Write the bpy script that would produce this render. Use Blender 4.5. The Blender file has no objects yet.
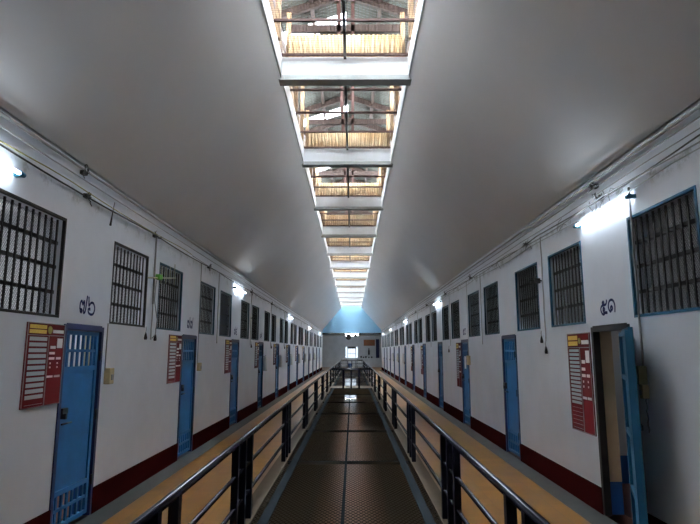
import bpy, math, random
from mathutils import Vector, Matrix
random.seed(7)
S = bpy.context.scene
C = S.collection
PI = math.pi

# ------------------------------------------------------------------ camera, world, exposure
F_PX, HX, HY = 555.0, 2.5, 89.0            # focal length in pixels of a 700 px wide frame
cam_d = bpy.data.cameras.new('camera'); cam = bpy.data.objects.new('camera', cam_d); C.objects.link(cam)
cam_d.sensor_width = 36.0; cam_d.lens = 36.0 * F_PX / 700.0
cam_d.clip_start = 0.05; cam_d.clip_end = 500
CAMX, CAMZ = 0.06, 1.65
cam.location = (CAMX, 0, CAMZ)
cam.rotation_euler = (PI/2 + math.atan(HY/F_PX), 0, math.atan(HX/F_PX))
S.camera = cam

w = bpy.data.worlds.new('sky'); S.world = w; w.use_nodes = True
bg = w.node_tree.nodes['Background']
bg.inputs['Color'].default_value = (0.82, 0.91, 1.0, 1)
SKY = 44.0
bg.inputs['Strength'].default_value = SKY

S.view_settings.view_transform = 'Standard'; S.view_settings.look = 'None'
S.view_settings.exposure = 1.35; S.view_settings.gamma = 1.0; S.view_settings.use_curve_mapping = False
TUBE = 14.0                               # emission of the fluorescent tubes
S.cycles.max_bounces = 10; S.cycles.diffuse_bounces = 5; S.cycles.transparent_max_bounces = 24
S.cycles.use_denoising = True
S.cycles.sample_clamp_indirect = 6.0
S.cycles.caustics_reflective = False; S.cycles.caustics_refractive = False

# ------------------------------------------------------------------ materials
def mat(name, col, rough=0.6, metal=0.0, spec=0.22, noise=0.0, nscale=3.0, col2=None, bump=0.0, bscale=40.0, stretch=None):
    m = bpy.data.materials.new(name); m.use_nodes = True
    nt = m.node_tree; b = nt.nodes['Principled BSDF']
    b.inputs['Base Color'].default_value = (*col, 1)
    b.inputs['Roughness'].default_value = rough
    b.inputs['Metallic'].default_value = metal
    b.inputs['Specular IOR Level'].default_value = spec
    tc = nt.nodes.new('ShaderNodeTexCoord')
    vec = tc.outputs['Object']
    if stretch:
        mp = nt.nodes.new('ShaderNodeMapping'); mp.inputs['Scale'].default_value = stretch
        nt.links.new(vec, mp.inputs[0]); vec = mp.outputs[0]
    if noise > 0:
        n = nt.nodes.new('ShaderNodeTexNoise'); n.inputs['Scale'].default_value = nscale
        n.inputs['Detail'].default_value = 6; n.inputs['Roughness'].default_value = 0.62
        nt.links.new(vec, n.inputs['Vector'])
        r = nt.nodes.new('ShaderNodeMapRange'); r.inputs['From Min'].default_value = 0.35; r.inputs['From Max'].default_value = 0.68
        r.inputs['To Min'].default_value = 0; r.inputs['To Max'].default_value = noise
        nt.links.new(n.outputs['Fac'], r.inputs['Value'])
        mx = nt.nodes.new('ShaderNodeMix'); mx.data_type = 'RGBA'
        mx.inputs['A'].default_value = (*col, 1)
        mx.inputs['B'].default_value = (*(col2 or tuple(c*0.6 for c in col)), 1)
        nt.links.new(r.outputs[0], mx.inputs['Factor'])
        nt.links.new(mx.outputs['Result'], b.inputs['Base Color'])
    if bump > 0:
        n2 = nt.nodes.new('ShaderNodeTexNoise'); n2.inputs['Scale'].default_value = bscale; n2.inputs['Detail'].default_value = 4
        nt.links.new(vec, n2.inputs['Vector'])
        bp = nt.nodes.new('ShaderNodeBump'); bp.inputs['Strength'].default_value = bump; bp.inputs['Distance'].default_value = 0.01
        nt.links.new(n2.outputs['Fac'], bp.inputs['Height']); nt.links.new(bp.outputs[0], b.inputs['Normal'])
    return m

def emis(name, col, s):
    m = bpy.data.materials.new(name); m.use_nodes = True; nt = m.node_tree
    b = nt.nodes['Principled BSDF']; b.inputs['Base Color'].default_value = (0.8, 0.8, 0.8, 1)
    b.inputs['Emission Color'].default_value = (*col, 1); b.inputs['Emission Strength'].default_value = s
    return m

def mesh_mat(name, col, ua, va, cu, cv, t, rough=0.5, metal=0.6, square=False):
    """woven or expanded wire: wires stay, holes are open. ua/va = object axes, cu/cv = cell size."""
    m = bpy.data.materials.new(name); m.use_nodes = True; nt = m.node_tree; N = nt.nodes; L = nt.links
    b = N['Principled BSDF']; b.inputs['Base Color'].default_value = (*col, 1)
    b.inputs['Roughness'].default_value = rough; b.inputs['Metallic'].default_value = metal; b.inputs['Specular IOR Level'].default_value = 0.04
    tc = N.new('ShaderNodeTexCoord'); sp = N.new('ShaderNodeSeparateXYZ'); L.new(tc.outputs['Object'], sp.inputs[0])
    def mth(op, a, bb=None):
        n = N.new('ShaderNodeMath'); n.operation = op
        for i, v in enumerate((a, bb)):
            if v is None: continue
            if isinstance(v, (int, float)): n.inputs[i].default_value = v
            else: L.new(v, n.inputs[i])
        return n.outputs[0]
    u = mth('DIVIDE', sp.outputs[ua], cu); v = mth('DIVIDE', sp.outputs[va], cv)
    if square: p, q = u, v
    else: p, q = mth('ADD', u, v), mth('SUBTRACT', u, v)
    fa = mth('LESS_THAN', mth('FRACT', p), t); fb = mth('LESS_THAN', mth('FRACT', q), t)
    f = mth('MAXIMUM', fa, fb)
    d = N.new('ShaderNodeBsdfDiffuse'); d.inputs[0].default_value = (*col, 1); tr = N.new('ShaderNodeBsdfTransparent')
    mx = N.new('ShaderNodeMixShader'); L.new(f, mx.inputs[0]); L.new(tr.outputs[0], mx.inputs[1]); L.new(d.outputs[0], mx.inputs[2])
    L.new(mx.outputs[0], N['Material Output'].inputs['Surface']); N.remove(b)
    return m

M = {}
M['wall'] = mat('white_wall_paint', (0.76, 0.79, 0.85), 0.55, noise=0.4, nscale=1.3, col2=(0.60, 0.62, 0.66), bump=0.10, bscale=25)
def add_mould(m):
    # patchy mould in the damp band below the cable run
    nt = m.node_tree; N = nt.nodes; L = nt.links; b = N['Principled BSDF']; src = b.inputs['Base Color'].links[0].from_socket
    tc = N.new('ShaderNodeTexCoord'); sp = N.new('ShaderNodeSeparateXYZ'); L.new(tc.outputs['Object'], sp.inputs[0])
    up = N.new('ShaderNodeMapRange'); up.inputs['From Min'].default_value = 3.02; up.inputs['From Max'].default_value = 3.17; L.new(sp.outputs[2], up.inputs['Value'])
    dn = N.new('ShaderNodeMapRange'); dn.inputs['From Min'].default_value = 3.24; dn.inputs['From Max'].default_value = 3.17; L.new(sp.outputs[2], dn.inputs['Value'])
    n = N.new('ShaderNodeTexNoise'); n.inputs['Scale'].default_value = 4.5; n.inputs['Detail'].default_value = 9; n.inputs['Roughness'].default_value = 0.75; L.new(tc.outputs['Object'], n.inputs['Vector'])
    mr = N.new('ShaderNodeMapRange'); mr.inputs['From Min'].default_value = 0.50; mr.inputs['From Max'].default_value = 0.62; mr.inputs['To Max'].default_value = 0.75; L.new(n.outputs['Fac'], mr.inputs['Value'])
    a = N.new('ShaderNodeMath'); a.operation = 'MULTIPLY'; L.new(up.outputs[0], a.inputs[0]); L.new(dn.outputs[0], a.inputs[1])
    c = N.new('ShaderNodeMath'); c.operation = 'MULTIPLY'; L.new(a.outputs[0], c.inputs[0]); L.new(mr.outputs[0], c.inputs[1])
    mx = N.new('ShaderNodeMix'); mx.data_type = 'RGBA'; mx.inputs['B'].default_value = (0.22, 0.23, 0.19, 1)
    L.new(src, mx.inputs['A']); L.new(c.outputs[0], mx.inputs['Factor']); L.new(mx.outputs['Result'], b.inputs['Base Color'])
add_mould(M['wall'])
M['ceiling'] = mat('ceiling_paint', (0.77, 0.77, 0.775), 0.30, spec=0.6, noise=0.5, nscale=0.7, col2=(0.69, 0.69, 0.685), bump=0.08, bscale=6)
M['curbwhite'] = mat('dusty_white_curb', (0.6, 0.6, 0.59), 0.6, noise=0.4, nscale=5)
M['white'] = mat('white_beam_paint', (0.80, 0.81, 0.83), 0.5, noise=0.3, nscale=4, col2=(0.62, 0.62, 0.60))
M['skirt'] = mat('oxblood_skirting_paint', (0.024, 0.0032, 0.0028), 0.8, spec=0.0, noise=0.5, nscale=5, col2=(0.019, 0.004, 0.0035))
M['grey'] = mat('grey_cement', (0.036, 0.037, 0.035), 0.6, spec=0.08, noise=0.6, nscale=5, col2=(0.05, 0.05, 0.048))
M['curb'] = mat('beige_cement', (0.065, 0.046, 0.030), 0.65, spec=0.08, noise=0.6, nscale=6, col2=(0.05, 0.037, 0.025))
M['blue'] = mat('blue_door_paint', (0.017, 0.095, 0.225), 0.5, noise=0.5, nscale=4, col2=(0.012, 0.052, 0.12))
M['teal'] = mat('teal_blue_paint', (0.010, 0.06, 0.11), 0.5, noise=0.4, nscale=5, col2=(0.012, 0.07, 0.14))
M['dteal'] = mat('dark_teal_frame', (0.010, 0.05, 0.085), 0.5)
M['navy'] = mat('navy_frame_paint', (0.016, 0.02, 0.07), 0.45, noise=0.4, nscale=6, col2=(0.012, 0.012, 0.02))
M['iron'] = mat('black_iron', (0.022, 0.021, 0.021), 0.5, 0.2, noise=0.3, nscale=9, col2=(0.04, 0.025, 0.018))
M['rail'] = mat('black_rail_paint', (0.005, 0.005, 0.011), 0.22, 0.0, 0.25)
M['postpaint'] = mat('black_post_paint', (0.005, 0.005, 0.009), 0.6, 0.0, 0.08)
M['steel'] = mat('galvanised_steel', (0.018, 0.022, 0.026), 0.9, 0.0, 0.0, noise=0.5, nscale=8, col2=(0.014, 0.016, 0.016))
M['rust'] = mat('rusty_iron', (0.03, 0.009, 0.006), 0.7, noise=0.6, nscale=14, col2=(0.03, 0.015, 0.012))
M['timber'] = mat('old_timber', (0.010, 0.004, 0.0026), 0.75, noise=0.6, nscale=6, col2=(0.028, 0.017, 0.011), stretch=(1, 1, 1))
M['pale_timber'] = mat('pale_timber', (0.13, 0.08, 0.04), 0.7, noise=0.7, nscale=7, col2=(0.04, 0.018, 0.01))
M['pipe'] = mat('white_plastic_pipe', (0.36, 0.36, 0.355), 0.6)
M['cable'] = mat('dark_cable', (0.03, 0.028, 0.026), 0.5)
M['gcable'] = mat('grey_cable', (0.22, 0.22, 0.22), 0.5)
M['ycable'] = mat('yellow_cable', (0.26, 0.23, 0.06), 0.6)
M['red'] = mat('red_board_paint', (0.095, 0.005, 0.006), 0.7, spec=0.1)
M['yellow'] = mat('yellow_plate', (0.75, 0.55, 0.10), 0.5, noise=0.5, nscale=60, col2=(0.45, 0.25, 0.03))
M['strip'] = mat('pale_name_strip', (0.40, 0.50, 0.51), 0.4, noise=0.5, nscale=70, col2=(0.30, 0.38, 0.40))
M['paper'] = mat('white_paper', (0.80, 0.80, 0.78), 0.7)
M['cream'] = mat('cream_plastic', (0.45, 0.36, 0.20), 0.4, noise=0.3, nscale=30)
M['moss'] = mat('olive_plastic', (0.09, 0.10, 0.055), 0.5)
M['ink'] = mat('blue_stencil_paint', (0.007, 0.014, 0.085), 0.6, spec=0.1)
M['capblue'] = mat('blue_lamp_holder', (0.02, 0.13, 0.20), 0.4)
M['beige'] = mat('beige_jamb_paint', (0.62, 0.50, 0.35), 0.6, noise=0.4, nscale=3, col2=(0.38, 0.31, 0.22))
M['dado'] = mat('blue_dado_paint', (0.02, 0.09, 0.30), 0.5)
M['cellfloor'] = mat('red_cell_floor', (0.13, 0.05, 0.035), 0.5)
M['lightblue'] = mat('light_blue_gable_paint', (0.33, 0.60, 0.82), 0.6, noise=0.3, nscale=1.5, col2=(0.28, 0.52, 0.74))
M['lowwall'] = mat('lower_storey_wall', (0.10, 0.095, 0.09), 0.7)
M['green'] = mat('green_clamp', (0.10, 0.30, 0.04), 0.5)
M['alu'] = mat('aluminium_rod', (0.42, 0.40, 0.30), 0.35, 0.8)
M['notice'] = mat('brown_board', (0.22, 0.13, 0.06), 0.6, noise=0.8, nscale=6, col2=(0.35, 0.08, 0.05))
M['greyplastic'] = mat('grey_seat_shell', (0.33, 0.34, 0.35), 0.4)
M['bluebin'] = mat('blue_bin_plastic', (0.03, 0.08, 0.20), 0.4)
M['grey_edge'] = mat('grey_beam_edge', (0.36, 0.36, 0.35), 0.6, noise=0.4, nscale=5)
M['backwall'] = mat('grey_back_wall', (0.50, 0.53, 0.56), 0.6, noise=0.4, nscale=2)
M['tube'] = emis('lit_tube_glass', (0.78, 0.89, 1.0), TUBE)
M['tube_in'] = emis('added_cell_tube', (0.95, 0.97, 1.0), 50)
M['tube_low'] = emis('lit_lintel_tube', (0.85, 0.93, 1.0), 5)
M['tube_hi'] = emis('added_landing_tube', (0.85, 0.93, 1.0), 90)
M['floorgrate'] = mesh_mat('expanded_metal_floor', (0.022, 0.015, 0.009), 0, 1, 0.055, 0.10, 0.25, 0.6, 0.0)
M['winmesh'] = mesh_mat('expanded_metal_screen', (0.045, 0.045, 0.045), 1, 2, 0.022, 0.034, 0.22, 0.5, 0.3)
M['skymesh'] = mesh_mat('skylight_wire_mesh', (0.045, 0.034, 0.028), 0, 1, 0.045, 0.045, 0.11, 0.6, 0.2, square=True)

def tile_mat():
    m = bpy.data.materials.new('ochre_floor_tile'); m.use_nodes = True; nt = m.node_tree; N = nt.nodes; L = nt.links
    b = N['Principled BSDF']; b.inputs['Roughness'].default_value = 0.32; b.inputs['Specular IOR Level'].default_value = 0.09
    tc = N.new('ShaderNodeTexCoord')
    br = N.new('ShaderNodeTexBrick'); br.offset = 0; br.inputs['Scale'].default_value = 1
    br.inputs['Brick Width'].default_value = 0.2; br.inputs['Row Height'].default_value = 0.2
    br.inputs['Mortar Size'].default_value = 0.004; br.inputs['Mortar Smooth'].default_value = 0.3
    br.inputs['Color1'].default_value = (0.165, 0.072, 0.012, 1); br.inputs['Color2'].default_value = (0.13, 0.055, 0.009, 1)
    br.inputs['Mortar'].default_value = (0.10, 0.05, 0.02, 1)
    L.new(tc.outputs['Object'], br.inputs['Vector'])
    n = N.new('ShaderNodeTexNoise'); n.inputs['Scale'].default_value = 1.6; n.inputs['Detail'].default_value = 7
    L.new(tc.outputs['Object'], n.inputs['Vector'])
    r = N.new('ShaderNodeMapRange'); r.inputs['From Min'].default_value = 0.42; r.inputs['From Max'].default_value = 0.75; r.inputs['To Max'].default_value = 0.55
    L.new(n.outputs['Fac'], r.inputs['Value'])
    mx = N.new('ShaderNodeMix'); mx.data_type = 'RGBA'; mx.inputs['B'].default_value = (0.09, 0.045, 0.02, 1)
    L.new(br.outputs['Color'], mx.inputs['A']); L.new(r.outputs[0], mx.inputs['Factor'])
    L.new(mx.outputs['Result'], b.inputs['Base Color'])
    return m
M['tile'] = tile_mat()

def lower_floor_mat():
    m = bpy.data.materials.new('lower_floor_polished_lit_centre'); m.use_nodes = True; nt = m.node_tree; N = nt.nodes; L = nt.links
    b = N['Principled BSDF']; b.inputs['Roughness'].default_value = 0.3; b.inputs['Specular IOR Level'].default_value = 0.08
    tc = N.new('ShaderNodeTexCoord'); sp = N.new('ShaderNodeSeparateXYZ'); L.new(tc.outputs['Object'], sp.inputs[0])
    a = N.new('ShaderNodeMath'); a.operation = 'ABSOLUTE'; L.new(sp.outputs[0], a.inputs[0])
    c = N.new('ShaderNodeMapRange'); c.inputs['From Min'].default_value = 0.5; c.inputs['From Max'].default_value = 1.25  # brown tile, sides darkened in the colour for the skylight's falloff
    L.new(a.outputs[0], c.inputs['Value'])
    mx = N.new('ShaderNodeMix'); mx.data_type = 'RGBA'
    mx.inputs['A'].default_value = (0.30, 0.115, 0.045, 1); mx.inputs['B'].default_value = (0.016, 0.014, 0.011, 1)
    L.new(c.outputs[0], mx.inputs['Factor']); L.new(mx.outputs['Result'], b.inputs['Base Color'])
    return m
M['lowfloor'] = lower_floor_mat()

def corr_mat(name, c1, c2, rough, axis=1):
    m = mat(name, c1, rough, noise=0.9, nscale=1.6, col2=c2, stretch=(0.6, 3.0, 0.6)); return m
M['sheet'] = corr_mat('weathered_roof_sheet', (0.035, 0.038, 0.031), (0.015, 0.010, 0.007), 0.6)
M['fibre'] = mat('tan_corrugated_panel', (0.27, 0.165, 0.08), 0.6, noise=0.7, nscale=3.5, col2=(0.38, 0.31, 0.21))
def clear_mat():
    m = bpy.data.materials.new('translucent_roof_sheet'); m.use_nodes = True; nt = m.node_tree; N = nt.nodes; L = nt.links
    N.remove(N['Principled BSDF']); out = N['Material Output']
    d = N.new('ShaderNodeBsdfDiffuse'); d.inputs[0].default_value = (0.8, 0.82, 0.82, 1)
    t = N.new('ShaderNodeBsdfTranslucent'); t.inputs[0].default_value = (0.85, 0.88, 0.88, 1)
    x = N.new('ShaderNodeMixShader'); x.inputs[0].default_value = 0.6
    L.new(d.outputs[0], x.inputs[1]); L.new(t.outputs[0], x.inputs[2]); L.new(x.outputs[0], out.inputs[0]); return m
M['clear'] = clear_mat()
def frost_mat():  # panes added to dim the sky through both end openings
    m = bpy.data.materials.new('frosted_sky_dimmer'); m.use_nodes = True; nt = m.node_tree; N = nt.nodes; L = nt.links
    N.remove(N['Principled BSDF']); out = N['Material Output']
    t = N.new('ShaderNodeBsdfTranslucent'); t.inputs[0].default_value = (0.12, 0.125, 0.13, 1)
    g = N.new('ShaderNodeBsdfGlossy'); g.inputs['Roughness'].default_value = 0.2; g.inputs[0].default_value = (0.8, 0.8, 0.8, 1)
    x = N.new('ShaderNodeMixShader'); x.inputs[0].default_value = 0.05
    L.new(t.outputs[0], x.inputs[1]); L.new(g.outputs[0], x.inputs[2]); L.new(x.outputs[0], out.inputs[0]); return m
M['frost'] = frost_mat()

# ------------------------------------------------------------------ mesh helpers
class MB:
    def __init__(s): s.v = []; s.f = []; s.mi = []; s.sm = []
    def quad(s, a, b, c, d, mi=0):
        n = len(s.v); s.v += [a, b, c, d]; s.f.append((n, n+1, n+2, n+3)); s.mi.append(mi); s.sm.append(False); return s
    def box(s, x0, x1, y0, y1, z0, z1, mi=0):
        n = len(s.v)
        s.v += [(x0,y0,z0),(x1,y0,z0),(x1,y1,z0),(x0,y1,z0),(x0,y0,z1),(x1,y0,z1),(x1,y1,z1),(x0,y1,z1)]
        for q in ((0,3,2,1),(4,5,6,7),(0,1,5,4),(1,2,6,5),(2,3,7,6),(3,0,4,7)):
            s.f.append(tuple(n+i for i in q)); s.mi.append(mi); s.sm.append(False)
        return s
    def prism(s, pts, y0, y1, mi=0):                      # polygon in XZ pushed along Y
        n = len(s.v); k = len(pts)
        s.v += [(p[0], y0, p[1]) for p in pts] + [(p[0], y1, p[1]) for p in pts]
        s.f.append(tuple(n+i for i in range(k))); s.f.append(tuple(n+k+i for i in reversed(range(k))))
        s.mi += [mi, mi]; s.sm += [False, False]
        for i in range(k):
            j = (i+1) % k
            s.f.append((n+i, n+k+i, n+k+j, n+j)); s.mi.append(mi); s.sm.append(False)
        return s
    def beam(s, a, b, wd, ht, mi=0, up=(0,0,1)):          # rectangular bar from a to b
        a = Vector(a); b = Vector(b); d = (b-a).normalized(); u = Vector(up)
        r = d.cross(u)
        if r.length < 1e-4: r = d.cross(Vector((0,1,0)))
        r.normalize(); u = r.cross(d).normalized(); n = len(s.v)
        for p in (a, b):
            for sx, sy in ((-1,-1),(1,-1),(1,1),(-1,1)):
                s.v.append(tuple(p + r*sx*wd/2 + u*sy*ht/2))
        for q in ((0,1,2,3),(7,6,5,4),(0,4,5,1),(1,5,6,2),(2,6,7,3),(3,7,4,0)):
            s.f.append(tuple(n+i for i in q)); s.mi.append(mi); s.sm.append(False)
        return s
    def tube(s, pts, r, seg=8, mi=0, caps=True):
        pts = [Vector(p) for p in pts]; rings = []
        rr = r if isinstance(r, (list, tuple)) else [r]*len(pts)
        prev = None
        for i, p in enumerate(pts):
            d = (pts[min(i+1, len(pts)-1)] - pts[max(i-1, 0)]).normalized()
            if prev is None:
                t = Vector((0,0,1)) if abs(d.z) < 0.9 else Vector((1,0,0)); u = d.cross(t).normalized()
            else:
                u = (prev - d*prev.dot(d)).normalized()
            prev = u; v = d.cross(u); n = len(s.v); rings.append(n)
            for k in range(seg):
                a = 2*PI*k/seg; s.v.append(tuple(p + (u*math.cos(a) + v*math.sin(a))*rr[i]))
        for i in range(len(rings)-1):
            for k in range(seg):
                j = (k+1) % seg
                s.f.append((rings[i]+k, rings[i]+j, rings[i+1]+j, rings[i+1]+k)); s.mi.append(mi); s.sm.append(True)
        if caps:
            s.f.append(tuple(rings[0]+k for k in reversed(range(seg)))); s.f.append(tuple(rings[-1]+k for k in range(seg)))
            s.mi += [mi, mi]; s.sm += [False, False]
        return s
    def data(s, name, mats):
        me = bpy.data.meshes.new(name); me.from_pydata(s.v, [], s.f); me.update()
        for m in (mats if isinstance(mats, (list, tuple)) else [mats]): me.materials.append(m)
        me.polygons.foreach_set('material_index', s.mi); me.polygons.foreach_set('use_smooth', s.sm)
        return me
    def build(s, name, mats, parent=None, loc=None, bevel=0):
        o = bpy.data.objects.new(name, s.data(name, mats)); C.objects.link(o)
        if parent: o.parent = parent
        if loc: o.location = loc
        if bevel:
            b = o.modifiers.new('bevel', 'BEVEL'); b.width = bevel; b.segments = 2; b.limit_method = 'ANGLE'
        return o

def tag(o, label=None, cat=None, group=None, kind=None):
    if label: o['label'] = label
    if cat: o['category'] = cat
    if group: o['group'] = group
    if kind: o['kind'] = kind
    return o
def thing(name, loc, label, cat, group=None, kind=None, rz=0):
    o = bpy.data.objects.new(name, None); C.objects.link(o); o.location = loc; o.rotation_euler.z = rz
    o.empty_display_size = 0.1
    return tag(o, label, cat, group, kind)
def inst(name, me, parent=None, loc=None, bevel=0):
    o = bpy.data.objects.new(name, me); C.objects.link(o)
    if parent: o.parent = parent
    if loc: o.location = loc
    return o
def copy_tree(o, parent=None):
    c = o.copy(); C.objects.link(c)
    if parent: c.parent = parent
    for ch in list(o.children): copy_tree(ch, c)
    return c
def struct(o, label, cat): return tag(o, label, cat, None, 'structure')
ORD = ['first','second','third','fourth','fifth','sixth','seventh','eighth','ninth','tenth','eleventh','twelfth','thirteenth','fourteenth','fifteenth','sixteenth']
# ------------------------------------------------------------------ dimensions
W = 2.635                 # half width between the cell walls
Y0, Y1 = -7.0, 50.0       # the hall
ZW = 3.5                  # top of the cell walls
OL, OR = -0.94, 0.85      # skylight opening
ZO = 5.5                  # ceiling edge at the opening
P = 3.63                  # one bay
TH = 0.20                 # wall thickness
DY0 = 5.61                # centre of the first door in view
KS = range(-3, 12)
SIDE = {'left': -1, 'right': 1}

def winset(): 
    out = []
    for k in KS:
        for c in (DY0 + k*P + 1.08, DY0 + k*P + 2.58): out.append(c)
    return [c for c in out if c < Y1 - 0.8 and c > Y0 + 0.6]
WINS = winset(); DOORS = [DY0 + k*P for k in KS if Y0 + 0.6 < DY0 + k*P < Y1 - 0.6]
WZ0, WZ1, WH = 1.95, 2.88, 0.53
DH, DWH = 1.90, 0.405

def wall_with_holes(name, xin, sgn):
    holes = [(c-WH, c+WH, WZ0, WZ1) for c in WINS] + [(c-DWH, c+DWH, 0.0, DH) for c in DOORS]
    ys = sorted({Y0, Y1, *[h[0] for h in holes], *[h[1] for h in holes]})
    zs = sorted({0.0, 0.32, ZW+0.05, WZ0, WZ1, DH})
    xo = xin + sgn*TH; b = MB()
    def solid(i, j):
        if i < 0 or j < 0 or i >= len(ys)-1 or j >= len(zs)-1: return False
        yc = (ys[i]+ys[i+1])/2; zc = (zs[j]+zs[j+1])/2
        return not any(h[0] < yc < h[1] and h[2] < zc < h[3] for h in holes)
    for i in range(len(ys)-1):
        for j in range(len(zs)-1):
            if not solid(i, j): continue
            a, c, d, e = ys[i], ys[i+1], zs[j], zs[j+1]
            b.quad((xin,a,d),(xin,c,d),(xin,c,e),(xin,a,e)); b.quad((xo,a,d),(xo,a,e),(xo,c,e),(xo,c,d))
            door = e <= DH + 1e-6; mi = (2 if e < 0.4 else 1) if door else 0
            if not solid(i-1, j): b.quad((xin,a,d),(xin,a,e),(xo,a,e),(xo,a,d), mi)
            if not solid(i+1, j): b.quad((xin,c,d),(xo,c,d),(xo,c,e),(xin,c,e), mi)
            if not solid(i, j-1): b.quad((xin,a,d),(xo,a,d),(xo,c,d),(xin,c,d))
            if not solid(i, j+1): b.quad((xin,a,e),(xin,c,e),(xo,c,e),(xo,a,e))
    o = b.build(name, [M['wall'], M['beige'], M['dado']])
    return struct(o, f'long white painted cell block wall on the {name[5:]} side', 'wall')
wall_with_holes('wall_left', -W, -1); wall_with_holes('wall_right', W, 1)

# sloping ceilings, with the white curb round the skylight
for side, s in SIDE.items():
    xo_ = OL if s < 0 else OR
    dx, dz = (abs(xo_) - W), (ZO - ZW)
    b = MB().prism([(s*W, ZW), (xo_, ZO), (xo_ + s*0.10, ZO + 0.06), (s*(W+0.45), ZW - 0.22), (s*(W+0.45), ZW-0.3), (s*W, ZW-0.02)], Y0, Y1)
    # steep slope surface plus closed back
    struct(b.build('ceiling', M['ceiling']), f'steep grey plastered ceiling slope on the {side} side', 'ceiling')
    struct(MB().box(xo_, xo_ + s*0.06, Y0, Y1, ZO - 0.02, 5.79).build('trim_%d' % (1 if s < 0 else 2), M['curbwhite']),
           f'white curb along the {side} edge of the skylight', 'trim')
CX = (OL + OR)/2
BEAMS = [7.44 + k*P for k in range(-3, 12)]
for i, y in enumerate(BEAMS):
    b = MB().box(OL - 0.04, OR + 0.04, y - 0.085, y + 0.085, ZO + 0.012, 5.79)
    b.box(OL - 0.075, OR + 0.075, y - 0.095, y + 0.10, ZO - 0.055, ZO + 0.012, 1)
    struct(b.build('ceiling_beam', [M['white'], M['grey_edge']]), f'white beam across the skylight, {ORD[max(i-3,0)]} one in view from the camera' if i >= 3 else 'white beam across the skylight behind the camera', 'beam')

# ------------------------------------------------------------------ skylight grilles and the lantern roof above them
edges = [Y0] + BEAMS + [Y1]
grp = 'wire mesh grilles of the skylight'
n_ = 0
for i in range(len(edges)-1):
    a = edges[i] + 0.085; c = edges[i+1] - 0.085
    if i == 0: a = Y0
    lab = f'mesh and iron bar grille of the skylight before the {ORD[i-3]} beam in view' if i >= 3 and i-3 < 16 else 'mesh and iron bar grille of the skylight behind the camera'
    t = thing('skylight_grille', (CX, a, 5.80), lab, 'grille', grp)
    wdt = (OR - OL)/2
    L_ = c - a
    MB().quad((-wdt,0,0.01),(wdt,0,0.01),(wdt,L_,0.01),(-wdt,L_,0.01)).build('wire_mesh', M['skymesh'], t)
    MB().box(-0.02, 0.02, 0, L_, -0.045, 0.0).build('centre_bar', M['iron'], t)
    for q in (0.25, 0.5, 0.75, 0.99):
        y = L_*q - 0.02
        MB().box(-wdt, wdt, y-0.016, y+0.016, -0.02, 0.012).build('cross_bar', M['rust'], t)
    if i >= 1:
        y = a - 0.085
        # tan corrugated upstand over each beam
        b = MB(); nx = 150; x0, x1 = -wdt + 0.07, wdt - 0.07
        for q in range(nx):
            xa, xb = x0 + (x1-x0)*q/nx, x0 + (x1-x0)*(q+1)/nx
            ya, yb = (0.012*math.sin(xa*2*PI/0.072), 0.012*math.sin(xb*2*PI/0.072))
            b.quad((CX+xa, y+0.05+ya, 5.80), (CX+xb, y+0.05+yb, 5.80), (CX+xb, y+0.05+yb, 6.22), (CX+xa, y+0.05+ya, 6.22))
            b.sm[-1] = True
        o = b.build('corrugated_upstand', M['fibre'])
        sm = o.modifiers.new('solid', 'SOLIDIFY'); sm.thickness = 0.004
        tag(o, f'tan corrugated panel standing on the {ORD[i-4]} beam in view' if i >= 4 else 'tan corrugated panel standing on a beam behind the camera', 'panel', 'tan corrugated panels between the skylight bays')
RZ, EZ, EX = 7.40, 6.86, 1.55
# translucent sheets added where the camera cannot see them, to light the hall
ADDED_CLEAR = {-1: [(-6.2, -5.2), (-2.2, -1.4), (3.9, 7.0)], 1: [(-5.8, -5.2), (4.4, 6.6)]}
for by in [q for q in BEAMS if q > 7]:
    a_ = (by + 0.05)*1.258 + 0.1; c_ = min((by + 0.09)*1.353 - 0.1, a_ + 1.8)
    if a_ < Y1 - 1:
        ADDED_CLEAR[-1].append((a_, min(c_, Y1))); ADDED_CLEAR[1].append((a_, min(c_, Y1)))
ADDED_CLEAR[-1].append((Y1 - 2.2, Y1 - 0.2)); ADDED_CLEAR[1].append((Y1 - 2.2, Y1 - 0.2))
for side, s in SIDE.items():
    b = MB(); pitch = 0.076; N = int((Y1 - Y0 + 1)/pitch*6); st = pitch/6
    for q in range(N):
        ya, yb = Y0 + q*st, Y0 + (q+1)*st
        za, zb = 0.012*math.sin(ya*2*PI/pitch), 0.012*math.sin(yb*2*PI/pitch)
        ph = (ya - (8.75 - 3*P)) % P
        clear = (ph < 0.36 and s < 0) or (ya > 22 and ph < 1.3) or any(a_ < ya < c_ for a_, c_ in ADDED_CLEAR[s])  # one left strip per bay; far strips widened on both slopes to add light
        b.quad((CX, ya, RZ+za), (CX, yb, RZ+zb), (CX+s*EX, yb, EZ+zb), (CX+s*EX, ya, EZ+za), 1 if clear else 0); b.sm[-1] = True
    struct(b.build('roof_sheeting', [M['sheet'], M['clear']]), f'corrugated roof sheets on the {side} slope above the skylight', 'roof')
    struct(MB().box(CX + s*1.02 - 0.012, CX + s*1.02 + 0.012, Y0, Y1, 5.7, 6.48).build('trim_%d' % (3 if s < 0 else 4), M['pale_timber']), f'timber side board of the roof lantern on the {side}', 'trim')
    # outer roof below the lantern, closes the attic
    for q, xx in enumerate((0.55, 1.1)):
        zz = RZ - (RZ-EZ)*xx/EX - 0.05
        tag(MB().box(CX+s*xx-0.03, CX+s*xx+0.03, Y0, Y1, zz-0.04, zz+0.02).build('purlin', M['timber']), f'long {"upper" if q == 0 else "lower"} timber purlin under the {side} roof slope', 'purlin', 'purlins of the roof lantern')
TR = []
y = Y0 + 0.6
k = 0
while y < Y1 - 0.3:
    TR.append(y); y += P/3
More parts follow.
